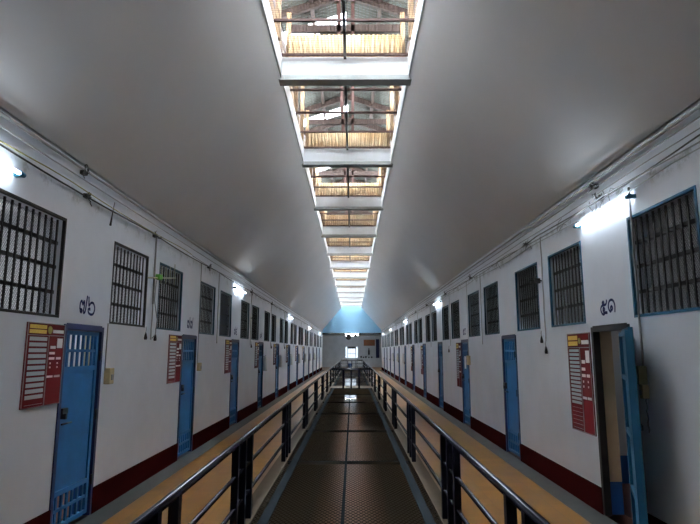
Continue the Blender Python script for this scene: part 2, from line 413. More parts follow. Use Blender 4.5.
for i, y in enumerate(TR):
    vis = [q for q in TR if q > 7.6]
    lab = 'dark timber rafter frame of the roof lantern over the camera'
    if y > 7.6:
        n = vis.index(y); bay, pos = divmod(n, 3)
        lab = f'brown timber rafter frame, {ORD[pos]} beyond the {ORD[min(bay,15)]} skylight beam in view'
    t = thing('roof_truss', (CX, y, 5.8), lab, 'roof truss', 'timber rafter frames above the skylight')
    for s in (-1, 1):
        MB().beam((0, 0, RZ-5.8-0.10), (s*(EX-0.05), 0, EZ-5.8-0.08), 0.06, 0.12).build('rafter', M['timber'], t)
        MB().box(s*0.90-0.035, s*0.90+0.035, -0.04, 0.04, 0.0, 1.17).build('post', M['pale_timber'], t)
    if i % 3 == 0:
        MB().box(-0.9, 0.9, -0.03, 0.03, 0.84, 0.96).build('tie_beam', M['timber'], t)
    MB().box(-0.14, -0.08, -0.03, 0.03, 0.55, 1.48).build('king_post', M['rust'], t)
    MB().box(0.08, 0.14, -0.03, 0.03, 0.55, 1.48).build('king_post', M['rust'], t)

# ------------------------------------------------------------------ walkway floors
VX = 0.93                                     # half width of the light well
YB0, YB1, YV2 = 25.45, 27.35, 49.3
for side, s in SIDE.items():
    x0, x1 = sorted((s*1.10, s*2.37))
    struct(MB().box(x0, x1, Y0, Y1, -0.25, 0.0).build('floor', M['tile']), f'ochre tiled walkway along the {side} cells', 'floor')
    x0, x1 = sorted((s*2.37, s*W))
    struct(MB().box(x0, x1, Y0, Y1, -0.25, -0.004).build('trim_%d' % (5 if s < 0 else 6), M['grey']), f'grey cement gutter strip at the foot of the {side} wall', 'trim')
    x0, x1 = sorted((s*VX, s*1.10))
    struct(MB().box(x0, x1, Y0, Y1, -0.25, 0.012).build('trim_%d' % (7 if s < 0 else 8), M['curb']), f'beige cement curb under the {side} railing', 'trim')
    # skirting
    b = MB(); cuts = [Y0] + [v for c in DOORS for v in (c-DWH, c+DWH)] + [Y1]
    for i in range(0, len(cuts), 2):
        xa, xb = sorted((s*W, s*(W-0.016))); b.box(xa, xb, cuts[i], cuts[i+1], -0.003, 0.255)
    struct(b.build(f'baseboard_{side}', M['skirt']), f'oxblood red painted skirting band on the {side} wall', 'baseboard')
struct(MB().box(-VX, VX, YB0, YB1, -0.25, 0.0).build('floor_bridge', M['curb']), 'pale cement bridge slab across the light well', 'floor')
struct(MB().box(-4, 4, YV2, 60, -0.25, 0.0).build('floor_end', M['grey']) if False else MB().box(-VX, VX, YV2, Y1, -0.25, 0.0).build('floor_end', M['curb']), 'cement floor at the far end of the light well', 'floor')
struct(MB().box(-4, 4, Y1, 60, -0.25, 0.0).build('floor_landing', M['tile']), 'tiled floor of the far landing', 'floor')
struct(MB().box(-VX, VX, Y0, -1.6, -0.25, 0.0).build('floor_start', M['curb']), 'cement floor behind the camera', 'floor')

# floor gratings: two rows of panels
seams = [-1.6, 2.05, 5.40, 8.75, 12.08, 15.35, 18.7, 22.05, YB0]
seams2 = [YB1, 31.0, 34.7, 38.4, 42.1, 45.8, YV2]
def gratings(ss, where):
    for i in range(len(ss)-1):
        for side, x0, x1 in (('left', -VX+0.01, -0.045), ('right', -0.035, VX-0.01)):
            a, c = ss[i] + 0.004, ss[i+1] - 0.004
            t = thing('floor_grating', ((x0+x1)/2, a, 0.0), f'rusty expanded metal floor grating, {ORD[i]} panel of the {side} row {where}', 'floor grating', 'expanded metal panels over the light well')
            h = (x1-x0)/2; L_ = c - a
            MB().quad((-h,0,0.0),(h,0,0.0),(h,L_,0.0),(-h,L_,0.0)).build('mesh_sheet', M['floorgrate'], t)
            MB().box(-h, h, 0, 0.028, -0.035, 0.006).box(-h, h, L_-0.012, L_, -0.035, 0.006).build('end_bar', M['steel'], t)
            xi = h if side == 'left' else -h
            MB().box(xi-0.012, xi+0.012, 0.045, L_-0.02, -0.035, 0.004).build('centre_rail', M['steel'], t)
gratings(seams, 'before the bridge'); gratings(seams2, 'beyond the bridge')
for side, s in SIDE.items():
    x0, x1 = sorted((s*(VX-0.07), s*(VX-0.17)))
    for q, (a, c) in enumerate(((-1.6, YB0), (YB1, YV2))):
        struct(MB().box(x0, x1, a, c, 0.006, 0.012).build('trim_%d' % ({-1: 9, 1: 11}[s]+q), M['steel']), f'grey steel edge strip along the {side} of the gratings {"before" if q == 0 else "beyond"} the bridge', 'trim')

# lower storey seen through the gratings
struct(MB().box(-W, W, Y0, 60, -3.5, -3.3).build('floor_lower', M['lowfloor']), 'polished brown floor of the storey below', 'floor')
for side, s in SIDE.items():
    x0, x1 = sorted((s*W, s*(W+0.2)))
    struct(MB().box(x0, x1, Y0, 60, -3.5, -0.25).build(f'wall_lower_{side}', M['lowwall']), f'dark {side} wall of the storey below', 'wall')
struct(MB().box(-W, W, Y0-0.2, Y0, -3.5, 0).build('wall_lower_rear', M['lowwall']), 'rear wall of the storey below', 'wall')
struct(MB().box(-4.2, -0.75, 60, 60.2, -3.5, -0.25).box(0.45, 4.2, 60, 60.2, -3.5, -0.25).box(-0.75, 0.45, 60, 60.2, -1.2, -0.25).build('wall_lower_far', M['lowwall']), 'far wall of the storey below round a bright doorway', 'wall')

# ------------------------------------------------------------------ cells behind the walls
for side, s in SIDE.items():
    xi, xo = s*(W+TH), s*(W+TH+3.0)
    a, c = sorted((xi, xo))
    struct(MB().box(a, c, Y0, Y1, -0.25, 0.0).build('floor_cells', M['cellfloor']), f'dark red floor of the {side} cells', 'floor')
    struct(MB().box(a, c, Y0, Y1, 3.3, 3.4).build('ceiling_cells', M['white']), f'ceiling of the {side} cells', 'ceiling')
    a, c = sorted((xo, xo + s*0.2))
    struct(MB().box(a, c, Y0, Y1, -0.25, 3.4).build(f'wall_cells_{side}', M['white']), f'back wall of the {side} cells', 'wall')
    for k in KS:
        y = DY0 + (k+0.5)*P
        if y > Y1: continue
        a, c = sorted((xi, xo))
        struct(MB().box(a, c, y-0.06, y+0.06, 0, 0.34, 1).box(a, c, y-0.06, y+0.06, 0.34, 3.3).build('wall_partition', [M['white'], M['dado']]), f'partition between two {side} cells', 'wall')
    a, c = sorted((s*W, xo+s*0.2))
    struct(MB().box(a, c, Y0-0.2, Y0, -0.25, 3.4).build('wall_cell_end', M['white']), f'end wall of the {side} cells', 'wall')
    struct(MB().box(*sorted((s*(W+TH), xo+s*0.2)), Y1, Y1+0.2, -0.25, 3.4).build('wall_cell_end', M['white']), f'far end wall of the {side} cells', 'wall')

# ------------------------------------------------------------------ windows
def frame_mesh(s, m):
    b = MB(); t = 0.024; x0, x1 = sorted((s*-0.006, s*0.022))
    b.box(x0, x1, -WH, WH, 0, t).box(x0, x1, -WH, WH, WZ1-WZ0-t, WZ1-WZ0)
    b.box(x0, x1, -WH, -WH+t, t, WZ1-WZ0-t).box(x0, x1, WH-t, WH, t, WZ1-WZ0-t)
    return b.data('window_frame', M[m])
bar_me = MB().box(-0.006, 0.006, -0.011, 0.011, 0.03, WZ1-WZ0-0.03).data('bar', M['iron'])
cross_me = MB().box(-0.011, 0.011, -WH+0.03, WH-0.03, -0.016, 0.016).data('cross_bar', M['iron'])
scr_me = MB().quad((0,-WH+0.03,0.03),(0,WH-0.03,0.03),(0,WH-0.03,WZ1-WZ0-0.03),(0,-WH+0.03,WZ1-WZ0-0.03)).data('mesh_screen', M['winmesh'])
shut_me = MB().box(-0.01, 0.01, -WH+0.03, WH-0.03, 0.03, WZ1-WZ0-0.03).data('shutter', M['navy'])
frames = {(s, m): frame_mesh(s, m) for s in (-1, 1) for m in ('teal', 'dteal', 'iron')}
wn = 0
NB = 10
for side, s in SIDE.items():
    vis = [c for c in WINS if c > 3.5]
    for c in WINS:
        wn += 1
        i = vis.index(c) if c in vis else -1
        lab = f'barred and meshed cell window high on the {side} wall, behind the camera' if i < 0 else \
            f'{"blue framed" if s > 0 else "dark framed"} barred cell window, {ORD[i] if i < 16 else str(i+1)+"th"} from the camera along the {side} wall'
        t = thing(f'window_{wn}', (s*W, c, WZ0), lab, 'window', f'barred cell windows of the {side} wall', 'structure')
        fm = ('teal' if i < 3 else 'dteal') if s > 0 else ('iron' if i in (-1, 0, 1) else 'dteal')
        inst('window_frame', frames[(s, fm)], t)
        for q in (0.25, 0.5, 0.74):
            inst('cross_bar', cross_me, t, (s*0.055, 0, q*(WZ1-WZ0)))
        for q in range(NB):
            inst('bar', bar_me, t, (s*0.036, -WH + 0.035 + (2*WH-0.07)*(q+0.5)/NB, 0))
        if side == 'left' and i == 4:
            inst('shutter', shut_me, t, (s*0.09, 0, 0))
        else:
            inst('mesh_screen', scr_me, t, (s*0.085, 0, 0))

# ------------------------------------------------------------------ doors
def door_leaf(t, s, top_bars=True, hinge_far=True):
    """leaf in a local frame: y -0.36..0.36, z 0.02..1.85, outer face at x=-s*0.0"""
    w_, z0, z1 = 0.355, 0.03, 1.845
    th = 0.018
    MB().box(-th, th, -w_, -w_+0.05, z0, z1).box(-th, th, w_-0.05, w_, z0, z1).box(-th, th, -w_+0.05, w_-0.05, z0, z0+0.04)\
        .box(-th, th, -w_+0.05, w_-0.05, z1-0.04, z1).box(-th, th, -w_+0.05, w_-0.05, 1.455, 1.50).box(-th, th, -w_+0.05, w_-0.05, 0.33, 0.375)\
        .build('leaf_frame', M['blue'], t)
    MB().box(-0.004, 0.004, -w_+0.04, w_-0.04, 0.36, 1.47).build('sheet_panel', M['blue'], t)
    for za, zb, nm in ((1.50, z1-0.04, 'upper'), (z0+0.04, 0.33, 'lower')):
        zm = (za+zb)/2
        MB().box(-0.012, 0.012, -w_+0.05, w_-0.05, zm-0.014, zm+0.014).build('grille_rail', M['blue'], t)
        for q in range(6):
            y = -w_ + 0.05 + (2*w_-0.1)*(q+0.5)/6
            MB().box(-0.009, 0.009, y-0.016, y+0.016, za, zb).build('grille_bar', M['blue'], t)
    return t
dn = 0
for side, s in SIDE.items():
    vis = [c for c in DOORS if c > 4]
    for c in DOORS:
        dn += 1
        i = vis.index(c) if c in vis else -1
        opened = (side == 'right' and i == 0)
        if i < 0: lab = f'blue steel cell door of the {side} wall behind the camera'
        elif opened: lab = 'open blue steel cell door, swung out beside the beige jamb on the right'
        else: lab = f'closed blue steel cell door, {ORD[i]} from the camera on the {side} wall'
        t = thing(f'door_{dn}', (s*W, c, 0), lab, 'door', f'blue cell doors of the {side} wall', 'structure')
        xa, xb = sorted((-s*0.012, s*(0.06 if opened else 0.10)))
        fr = MB().box(xa, xb, -DWH-0.01, -DWH+0.04, 0, DH+0.0).box(xa, xb, DWH-0.04, DWH+0.01, 0, DH+0.0).box(xa, xb, -DWH+0.04, DWH-0.04, DH-0.05, DH+0.012)
        fr.build('door_frame', M['iron' if opened else 'navy'], t)
        if opened:
            lf = bpy.data.objects.new('door_leaf', None); C.objects.link(lf); lf.parent = t
            lf.location = (-0.035, -0.36, 0)
            # hinged on the near side and swung right out, almost in line with the eye
            ang = math.atan2(-0.63, -0.25)              # direction of the free edge
            lf.rotation_euler.z = ang - PI/2
            w_ = 0.71
            MB().box(-0.018, 0.018, 0, w_, 0.03, 1.845).build('sheet_panel', M['teal'], lf)
            for z in (0.05, 0.45, 0.95, 1.42, 1.80):
                MB().box(0.018, 0.045, 0, w_, z-0.02, z+0.02).build('rib', M['teal'], lf)
            MB().box(0.018, 0.045, 0, 0.04, 0.07, 1.78).build('rib', M['teal'], lf); MB().box(0.018, 0.045, w_-0.04, w_, 0.07, 1.78).build('rib', M['teal'], lf)
            MB().box(-0.04, -0.018, 0.58, 0.68, 1.02, 1.06).build('bolt', M['iron'], lf)
            continue
        lf = bpy.data.objects.new('door_leaf', None); C.objects.link(lf); lf.parent = t; lf.location = (s*0.03, 0, 0)
        door_leaf(lf, s)
        yl = -s*-0.0
        ls = 1 if s > 0 else -1                      # the lock is on the left as one faces the door
        xh = -s*0.03
        b = MB().box(-0.02, 0.02, -0.05, 0.05, -0.025, 0.025); b.box(-0.03, 0.03, -0.015, 0.02, -0.075, -0.02)
        b.build('hasp', M['iron'], t, (xh+s*0.02, ls*0.31, 1.10), bevel=0.004)
        if i >= 0 and i < 4:
            MB().tube([(0, -0.09, 0), (0, 0.09, 0)], 0.009).build('bolt', M['iron'], t, (xh+s*0.02, ls*0.24, 0.98))
            for z in (0.35, 1.0, 1.6):
                MB().tube([(0,0,-0.05),(0,0,0.05)], 0.012).build('hinge', M['iron'], t, (xh+s*0.02, -ls*0.36, z))

# papers and cloths on far doors
tag(MB().box(-0.002, 0, -0.09, 0.09, 0, 0.28).build('paper_notice', M['paper'], loc=(W+0.008, DY0+2*P+0.05, 1.25)), 'white paper notice stuck on the third door of the right wall', 'paper')
def towel(side, k, z, m='paper', lab=''):
    s = SIDE[side]; o_ = (s*(W-0.07), DY0+k*P+0.43, z)
    b = MB().tube([(0, 0, 0), (0, 0, -0.06), (0, 0.01, -0.25), (0, 0, -0.44)], [0.02, 0.055, 0.065, 0.07], 9)
    tag(b.build('towel', M[m], loc=o_), lab, 'towel', 'cloths hung beside far doors')
    tag(MB().tube([(s*W, o_[1], z-0.01), (s*(W-0.07), o_[1], z), (s*(W-0.085), o_[1], z+0.02)], 0.007, 6).build('wall_hook', M['iron']), 'hook carrying ' + lab, 'hook')
for k in (3, 4, 5, 6, 7, 8, 9):
    towel('left', k, 1.50, lab=f'white cloth hung beside the {ORD[k]} door on the left wall')
for k in (6, 7, 8):
    towel('right', k, 1.50, lab=f'white cloth hung beside the {ORD[k]} door on the right wall')

# ------------------------------------------------------------------ painted cell numbers
GLYPH = {
 '๑': [(.5,.5),(.36,.36),(.48,.22),(.62,.34),(.5,.5),(.36,.4),(.4,.16),(.22,.16),(.05,.5),(.2,.85),(.5,.97),(.8,.85),(.95,.5),(.9,.02)],
 '๕': [(.45,.5),(.36,.36),(.48,.24),(.6,.36),(.45,.5),(.36,.3),(.5,.1),(.95,.06),(.7,.12),(.45,-.02),(.2,.05),(.03,.35),(.15,.6),(.4,.68),(.3,.85),(.45,.95),(.55,.82),(.45,.7),(.7,.68),(.9,.8),(.95,1.05)],
 '๗': [(.22,.28),(.1,.15),(.25,.05),(.35,.18),(.22,.28),(.05,.3),(.06,.7),(.22,.9),(.36,.7),(.42,.65),(.52,.9),(.62,.7),(.55,.2),(.62,.02),(.78,.2),(.86,.7),(.95,1.35)],
 '๖': [(.05,1.3),(.1,.95),(.14,.62),(.4,.86),(.75,.85),(.97,.5),(.85,.1),(.5,-.02),(.15,.1),(.08,.35),(.28,.42),(.3,.25)],
 '๘': [(.3,.5),(.45,.36),(.62,.5),(.45,.6),(.3,.5),(.3,.2),(.62,.0),(.9,.1),(.5,.0),(.15,.15),(.04,.5),(.2,.85),(.5,.95),(.8,.9),(.95,1.3)],
 '๙': [(.3,.4),(.45,.5),(.55,.35),(.4,.25),(.3,.4),(.1,.45),(.1,.8),(.35,.95),(.55,.7),(.5,.2),(.62,.02),(.8,.2),(.7,.6),(.8,.8),(.95,1.3)],
 '๐': [(.5,0),(.1,.2),(.03,.5),(.15,.85),(.5,1),(.85,.85),(.97,.5),(.88,.2),(.5,0)],
}
def stroke(pts, n=6):
    out = []; P_ = [pts[0]] + pts + [pts[-1]]
    for i in range(1, len(P_)-2):
        p0, p1, p2, p3 = P_[i-1:i+3]
        for q in range(n):
            u = q/n
            out.append(tuple(0.5*((2*p1[j]) + (-p0[j]+p2[j])*u + (2*p0[j]-5*p1[j]+4*p2[j]-p3[j])*u*u + (-p0[j]+3*p1[j]-3*p2[j]+p3[j])*u**3) for j in (0, 1)))
    return out + [pts[-1]]
def numeral(body, side, y, z, size, lab):
    s = SIDE[side]; gw, gh, gap, hw = 0.155, 0.135, 0.015, 0.0125
    tot = len(body)*gw + (len(body)-1)*gap; b = MB()
    for i, ch in enumerate(body):
        pts = [(-tot/2 + i*(gw+gap) + px*gw, (pz-0.5)*gh) for px, pz in stroke(GLYPH[ch])]
        L_, R_ = [], []
        for j, p in enumerate(pts):
            a_, c_ = pts[max(j-1, 0)], pts[min(j+1, len(pts)-1)]
            dx, dz = c_[0]-a_[0], c_[1]-a_[1]; l = math.hypot(dx, dz) or 1
            L_.append((p[0]-dz/l*hw, p[1]+dx/l*hw)); R_.append((p[0]+dz/l*hw, p[1]-dx/l*hw))
        for j in range(len(pts)-1):
            v = [(-s*0.002, -s*q[0], q[1]) for q in (L_[j], L_[j+1], R_[j+1], R_[j])]
            b.quad(*v)
    tag(b.build('cell_number', M['ink'], loc=(s*W, y, z)), lab, 'painted number', 'painted cell numbers')
numeral('๗๖', 'left', DY0+0.02, 2.09, 0.27, 'blue painted cell number above the first door on the left')
numeral('๗๗', 'left', DY0+P, 2.09, 0.27, 'blue painted cell number above the second door on the left')
numeral('๗๘', 'left', DY0+2*P, 2.09, 0.27, 'blue painted cell number above the third door on the left')
numeral('๗๙', 'left', DY0+3*P, 2.09, 0.27, 'blue painted cell number above the fourth door on the left')
numeral('๕๑', 'right', DY0, 2.09, 0.27, 'blue painted cell number above the open door on the right')
numeral('๕๐', 'right', DY0+2*P, 2.09, 0.27, 'blue painted cell number above the door with the paper notice')

# ------------------------------------------------------------------ red notice boards
def board(side, y, z0, w_, h, rows, filled, lab, detail=True):
    s = SIDE[side]; xw = s*(W-0.001)
    t = thing('notice_board', (xw, y, z0), lab, 'notice board', 'red name boards beside the cell doors')
    # local u: 0 at the left edge as one faces it
    def U(u): return (u - 0.5)*w_ * (1 if s < 0 else -1)
    def plate(name, m, u0, u1, v0, v1, d0=0.012, d1=0.015):
        xa, xb = sorted((-s*d0, -s*d1)); ya, yb = sorted((U(u0), U(u1)))
        return MB().box(xa, xb, ya, yb, v0*h, v1*h).build(name, M[m], t)
    xa, xb = sorted((0, -s*0.012)); MB().box(xa, xb, -w_/2, w_/2, 0, h).build('backing_panel', M['red'], t)
    b = MB()
    for (u0, u1, v0, v1) in ((0, 1, 0, 0.008), (0, 1, 0.992, 1), (0, 0.012, 0, 1), (0.988, 1, 0, 1), (0, 1, 0.848, 0.856), (0.55, 0.565, 0, 0.85)):
        xa, xb = sorted((-s*0.012, -s*0.016)); ya, yb = sorted((U(u0), U(u1))); b.box(xa, xb, ya, yb, v0*h, v1*h)
    b.build('border_line', M['gcable'], t)
    plate('yellow_plate', 'yellow', 0.05, 0.48, 0.93, 0.975); plate('yellow_plate', 'yellow', 0.05, 0.48, 0.872, 0.917)
    plate('white_plate', 'paper', 0.66, 0.96, 0.885, 0.925)
    xa, xb = sorted((-s*0.012, -s*0.016)); yc = U(0.57)
    MB().tube([(xa, yc, 0.92*h), (xb, yc, 0.92*h)], 0.035, 14).build('emblem', M['ycable'], t)
    hh = 0.82/rows
    for q in range(rows):
        v = 0.84 - (q+1)*hh
        if q < filled: plate('name_strip', 'strip', 0.07, 0.51, v + hh*0.2, v + hh*0.85)
        elif detail: plate('empty_slot', 'gcable', 0.07, 0.51, v + hh*0.2, v + hh*0.28)
    for (u0, u1, v0, v1) in ((0.80, 0.95, 0.70, 0.82), (0.62, 0.76, 0.69, 0.725), (0.60, 0.75, 0.62, 0.65), (0.60, 0.75, 0.555, 0.585), (0.80, 0.93, 0.555, 0.585), (0.58, 0.74, 0.335, 0.36), (0.78, 0.94, 0.335, 0.36), (0.63,0.66,0.50,0.52),(0.83,0.86,0.50,0.52),(0.63,0.66,0.45,0.47),(0.83,0.86,0.45,0.47)):
        plate('tally_card', 'paper', u0, u1, v0, v1)
board('left', 4.90, 1.18, 0.60, 0.71, 12, 11, 'red name board left of the first door on the left wall')
board('left', 8.50, 1.18, 0.60, 0.71, 12, 11, 'red name board left of the second door on the left wall')
for k in range(2, 8):
    board('left', DY0+k*P-0.72, 1.18, 0.58, 0.71, 12, 11, f'red name board left of the {ORD[k]} door on the left wall', False)
board('right', 6.385, 0.76, 0.62, 1.09, 20, 14, 'tall red name board beside the open door on the right wall')
for k in (2, 4, 5):
    board('right', DY0+k*P+0.74, 0.80, 0.56, 1.05, 20, 16, f'tall red name board beside the {ORD[k]} door on the right wall', False)

# ------------------------------------------------------------------ fluorescent tubes
def tube_lamp(side, y, z, lab, ln=1.2):
    s = SIDE[side]
    t = thing('tube_lamp', (s*W, y, z), lab, 'fluorescent lamp', 'fluorescent tubes on the cell walls')
    x = -s*0.06
    MB().tube([(x, -ln/2+0.03, 0), (x, ln/2-0.03, 0)], 0.014, 12).build('lit_tube', M['tube'], t)
    for e in (-1, 1):
        h = MB().tube([(x, e*(ln/2-0.03), 0), (x, e*(ln/2+0.035), 0)], 0.021, 10)
        h.box(*sorted((x, 0)), *sorted((e*(ln/2-0.005), e*(ln/2+0.03))), -0.018, 0.018)
        h.build('lamp_holder', M['capblue'], t)
tube_lamp('left', 3.64, 3.04, 'lit fluorescent tube above the nearest window on the left wall')
tube_lamp('left', 13.05, 3.06, 'lit fluorescent tube above the third door on the left wall')
for y, n in ((23.9, 'third'), (34.6, 'fourth'), (45.2, 'fifth')):
    tube_lamp('left', y, 3.06, f'lit fluorescent tube on the left wall, {n} from the camera')
tube_lamp('right', 5.52, 3.04, 'lit fluorescent tube above the open door on the right wall')
for y, n in ((16.6, 'second'), (26.8, 'third'), (37.4, 'fourth'), (46.0, 'fifth')):
    tube_lamp('right', y, 3.06, f'lit fluorescent tube on the right wall, {n} from the camera')
tube_lamp('right', -4.2, 3.06, 'lit fluorescent tube on the right wall behind the camera')
# unseen tubes added inside the cells to brighten their openings
def add_cell_tube(side, y, ln, lab, m):
    s = SIDE[side]; t = thing('added_cell_lamp', (s*(W+TH+1.5), y, 3.3), lab, 'fluorescent lamp', 'unseen tubes added inside the cells')
    MB().box(-0.03, 0.03, -ln/2, ln/2, -0.04, 0).build('batten', M['white'], t)
    MB().tube([(0, -ln/2, -0.06), (0, ln/2, -0.06)], 0.014, 10).build('lit_tube', m, t)
add_cell_tube('left', DY0, 1.2, 'unseen tube added to light the first cell on the left', M['tube_in'])
add_cell_tube('right', DY0, 0.12, 'short unseen tube added to light the open cell on the right', M['tube_in'])
add_cell_tube('left', DY0+P, 0.25, 'small unseen tube added to light the second cell on the left', M['tube_in'])

# ------------------------------------------------------------------ cables and pipes
def sag(side, off, z, y0, y1, amp, r, step=P, ph=0.0, jit=0.0):
    s = SIDE[side]; pts = []; y = y0
    while y <= y1 + 1e-6:
        u = ((y - ph) % step)/step
        pts.append((s*(W-off), y, z - amp*4*u*(1-u) + jit*math.sin(y*1.7+off*90)))
        y += step/10
    return pts
def cable(side, off, z, amp, r, m, lab, name='cable', ph=0.0, jit=0.0, step=P, y0=Y0, y1=Y1):
    tag(MB().tube(sag(side, off, z, y0, y1, amp, r, step, ph, jit), r, 6).build(name, M[m]), lab, name.replace('_', ' '), f'wiring along the {side} wall')
cable('left', 0.03, 3.43, 0, 0.013, 'pipe', 'white conduit pipe in the corner under the left ceiling', 'conduit_pipe')
cable('left', 0.03, 3.33, 0, 0.006, 'pipe', 'thin white conduit below the corner pipe on the left', 'conduit_pipe')
cable('left', 0.03, 3.20, 0.02, 0.008, 'cable', 'dark cable along the top of the left wall', jit=0.004)
cable('left', 0.06, 3.225, 0.03, 0.005, 'ycable', 'yellow cable lying over the dark one on the near left wall', ph=1.2, y1=9.0)
cable('left', 0.06, 3.215, 0.03, 0.005, 'gcable', 'grey cable beside the dark cable on the far left wall', ph=1.2, y0=9.0)
cable('right', 0.03, 3.42, 0, 0.014, 'pipe', 'white conduit pipe in the corner under the right ceiling', 'conduit_pipe')
cable('right', 0.03, 3.345, 0, 0.006, 'gcable', 'grey conduit below the corner pipe on the right', 'conduit_pipe')
cable('right', 0.03, 3.27, 0.012, 0.005, 'gcable', 'thin grey line between the conduits on the right wall', ph=1.0)
cable('right', 0.035, 3.215, 0.035, 0.007, 'cable', 'thick dark cable along the top of the right wall', ph=0.2, jit=0.006)
cable('right', 0.065, 3.19, 0.045, 0.006, 'gcable', 'grey cable twisting round the dark one on the right wall', ph=1.9, jit=0.01)
cable('right', 0.03, 3.13, 0.035, 0.005, 'pipe', 'white cable sagging lowest on the right wall', ph=0.6, jit=0.008)

def tangle(side, y, z, lab):
    s = SIDE[side]; b = MB(); rnd = random.Random(int(y*100))
    for q in range(4):
        pts = []; yy, zz = y + rnd.uniform(-.05, .05), z
        for j in range(8):
            pts.append((s*(W-0.03-rnd.uniform(0, .02)), yy, zz)); yy += rnd.uniform(-.04, .05); zz += rnd.uniform(-.03, .035)
        b.tube(pts, 0.005, 5)
    b.box(*sorted((s*W, s*(W-0.04))), y-0.035, y+0.035, z-0.02, z+0.02)
    tag(b.build('cable_joint', M['cable']), lab, 'cable joint', f'taped cable joints along the {side} wall')
for side, ys, z in (('left', (5.4, 7.35, 10.2, 14.6, 18.3), 3.19), ('right', (5.55, 8.05, 11.9, 15.2, 19.0, 22.4), 3.20)):
    for j, y in enumerate(ys): tangle(side, y, z, f'knot of taped wires on the {side} cable run, {ORD[j]} from the camera')
tangle('left', 5.3, 3.40, 'dark clip on the corner pipe of the left wall')
tangle('right', 5.65, 3.36, 'dark taped joint on the corner pipe of the right wall')
for j, y in enumerate((5.2, 6.6, 7.9, 9.6, 11.4, 13.3, 15.8, 18.6)):
    pts = [(W-0.03, y + 0.16*math.sin(q*0.7) , 3.20 - 0.05*q/3 + 0.05*math.sin(q*1.3+j)) for q in range(7)]
    tag(MB().tube(pts, 0.004, 5).build('loose_wire', M['gcable']), f'loose grey loop of wire on the right cable run, {ORD[j]} from the camera', 'wire', 'loose loops of the right cable run')
# pull-cord hanging at the left
tag(MB().tube([(-W+0.02, 6.05, 3.30), (-W+0.02, 6.02, 3.2), (-W+0.02, 5.98, 3.02)], [0.004, 0.004, 0.012], 6).build('pull_cord', M['cable']), 'short dark cord dangling from the left cables', 'cord')

def drop(side, y, z0, z1, lab, m='pipe', r=0.008, wig=0.0):
    s = SIDE[side]; n = 10
    pts = [(s*(W-0.012), y + wig*math.sin(q*1.9), z0 + (z1-z0)*q/n) for q in range(n+1)]
    tag(MB().tube(pts, r, 6).build('drop_wire', M[m]), lab, 'wire', f'wires dropping down the {side} wall')
for k in range(0, 8):
    drop('left', DY0+k*P+1.83, 3.19, 1.80, f'white drop wire between two windows past the {ORD[k]} left door', wig=0.01)
    drop('right', DY0+k*P+1.83, 3.19, 1.78, f'white drop wire between two windows past the {ORD[k]} right door', wig=0.008)
drop('left', DY0+0.50, 1.95, 1.44, 'thin wire running down to the cream box by the first left door', 'gcable', 0.006)
drop('left', DY0+P+0.50, 3.19, 1.44, 'thin wire running down to the box by the second left door', 'gcable', 0.006)
drop('right', 4.99, 3.15, 1.50, 'dark wire dropping beside the open door to the olive box', 'gcable', 0.009, 0.004)
drop('right', 4.98, 1.25, 0.95, 'short wire under the cream box by the open door', 'gcable', 0.006, 0.01)
drop('right', DY0+2*P-0.46, 3.19, 1.45, 'wire running down to the cream box by the third right door', 'pipe', 0.006, 0.004)
for j, (dy, zt) in enumerate(((-0.16, 3.28), (0.0, 3.3), (0.15, 3.24))):
    tag(MB().tube([(W-0.012, 5.68+dy, zt), (W-0.018, 5.66+dy*1.3, 3.2), (W-0.012, 5.69+dy*0.6, 3.13), (W-0.03, 5.68+dy*0.8, 3.06)], 0.005, 6).build('lamp_lead', M['gcable']),
        f'grey lead looping to the tube over the open door, {ORD[j]} of three from the camera', 'wire', 'leads of the lamp over the open door')

def small_box(name, m, loc, sx, sy, sz, lab, cat, bottom=None):
    t = thing(name, loc, lab, cat)
    MB().box(-sx, sx, -sy, sy, -sz, sz).build('housing', M[m], t, bevel=0.008)
    MB().box(-sx-0.008, sx+0.008, -sy*0.45, sy*0.45, -sz*0.5, sz*0.2).build('switch', M[bottom or 'gcable'], t, bevel=0.003)
    return t
small_box('switch_box', 'cream', (-W+0.035, 6.17, 1.38), 0.035, 0.055, 0.085, 'cream switch box right of the first left door', 'switch box')
small_box('switch_box', 'cream', (-W+0.03, DY0+P+0.56, 1.38), 0.03, 0.05, 0.07, 'cream switch box right of the second left door', 'switch box')
small_box('switch_box', 'cream', (W-0.03, 4.97, 1.30), 0.03, 0.03, 0.06, 'cream switch box under the olive meter by the open door', 'switch box')
small_box('meter_box', 'moss', (W-0.04, 4.98, 1.44), 0.04, 0.032, 0.08, 'olive meter box on the wall beside the open door', 'meter box', 'iron')
small_box('switch_box', 'cream', (W-0.035, DY0+2*P-0.50, 1.45), 0.035, 0.07, 0.10, 'cream switch box beside the door with the paper notice', 'switch box')
for k in range(3, 8):
    small_box('switch_box', 'cream', (-W+0.03, DY0+k*P+0.56, 1.38), 0.03, 0.05, 0.07, f'cream switch box right of the {ORD[k]} left door', 'switch box')
def socket(side, y, z, lab):
    s = SIDE[side]; t = thing('hanging_socket', (s*(W-0.03), y, z), lab, 'socket', f'sockets hanging on drop wires of the {side} wall')
    MB().tube([(0, 0, 0.05), (0, 0, 0.02), (0, 0, -0.02), (0, 0, -0.045)], [0.006, 0.014, 0.021, 0.018], 10).build('socket_body', M['iron'], t)
    MB().tube([(0, 0, 0.05), (0, 0.01, 0.09), (s*0.012, 0.03, 0.12)], 0.005, 6).build('lead', M['gcable'], t)
socket('left', 7.20, 1.84, 'dark socket hanging nearer the camera below the antenna')
socket('left', 7.55, 1.83, 'dark socket hanging farther from the camera below the antenna')
socket('right', 7.55, 1.80, 'dark socket hanging between the first two windows past the open door')
socket('right', 7.40, 1.66, 'small socket dangling lowest between the first two windows past the open door')
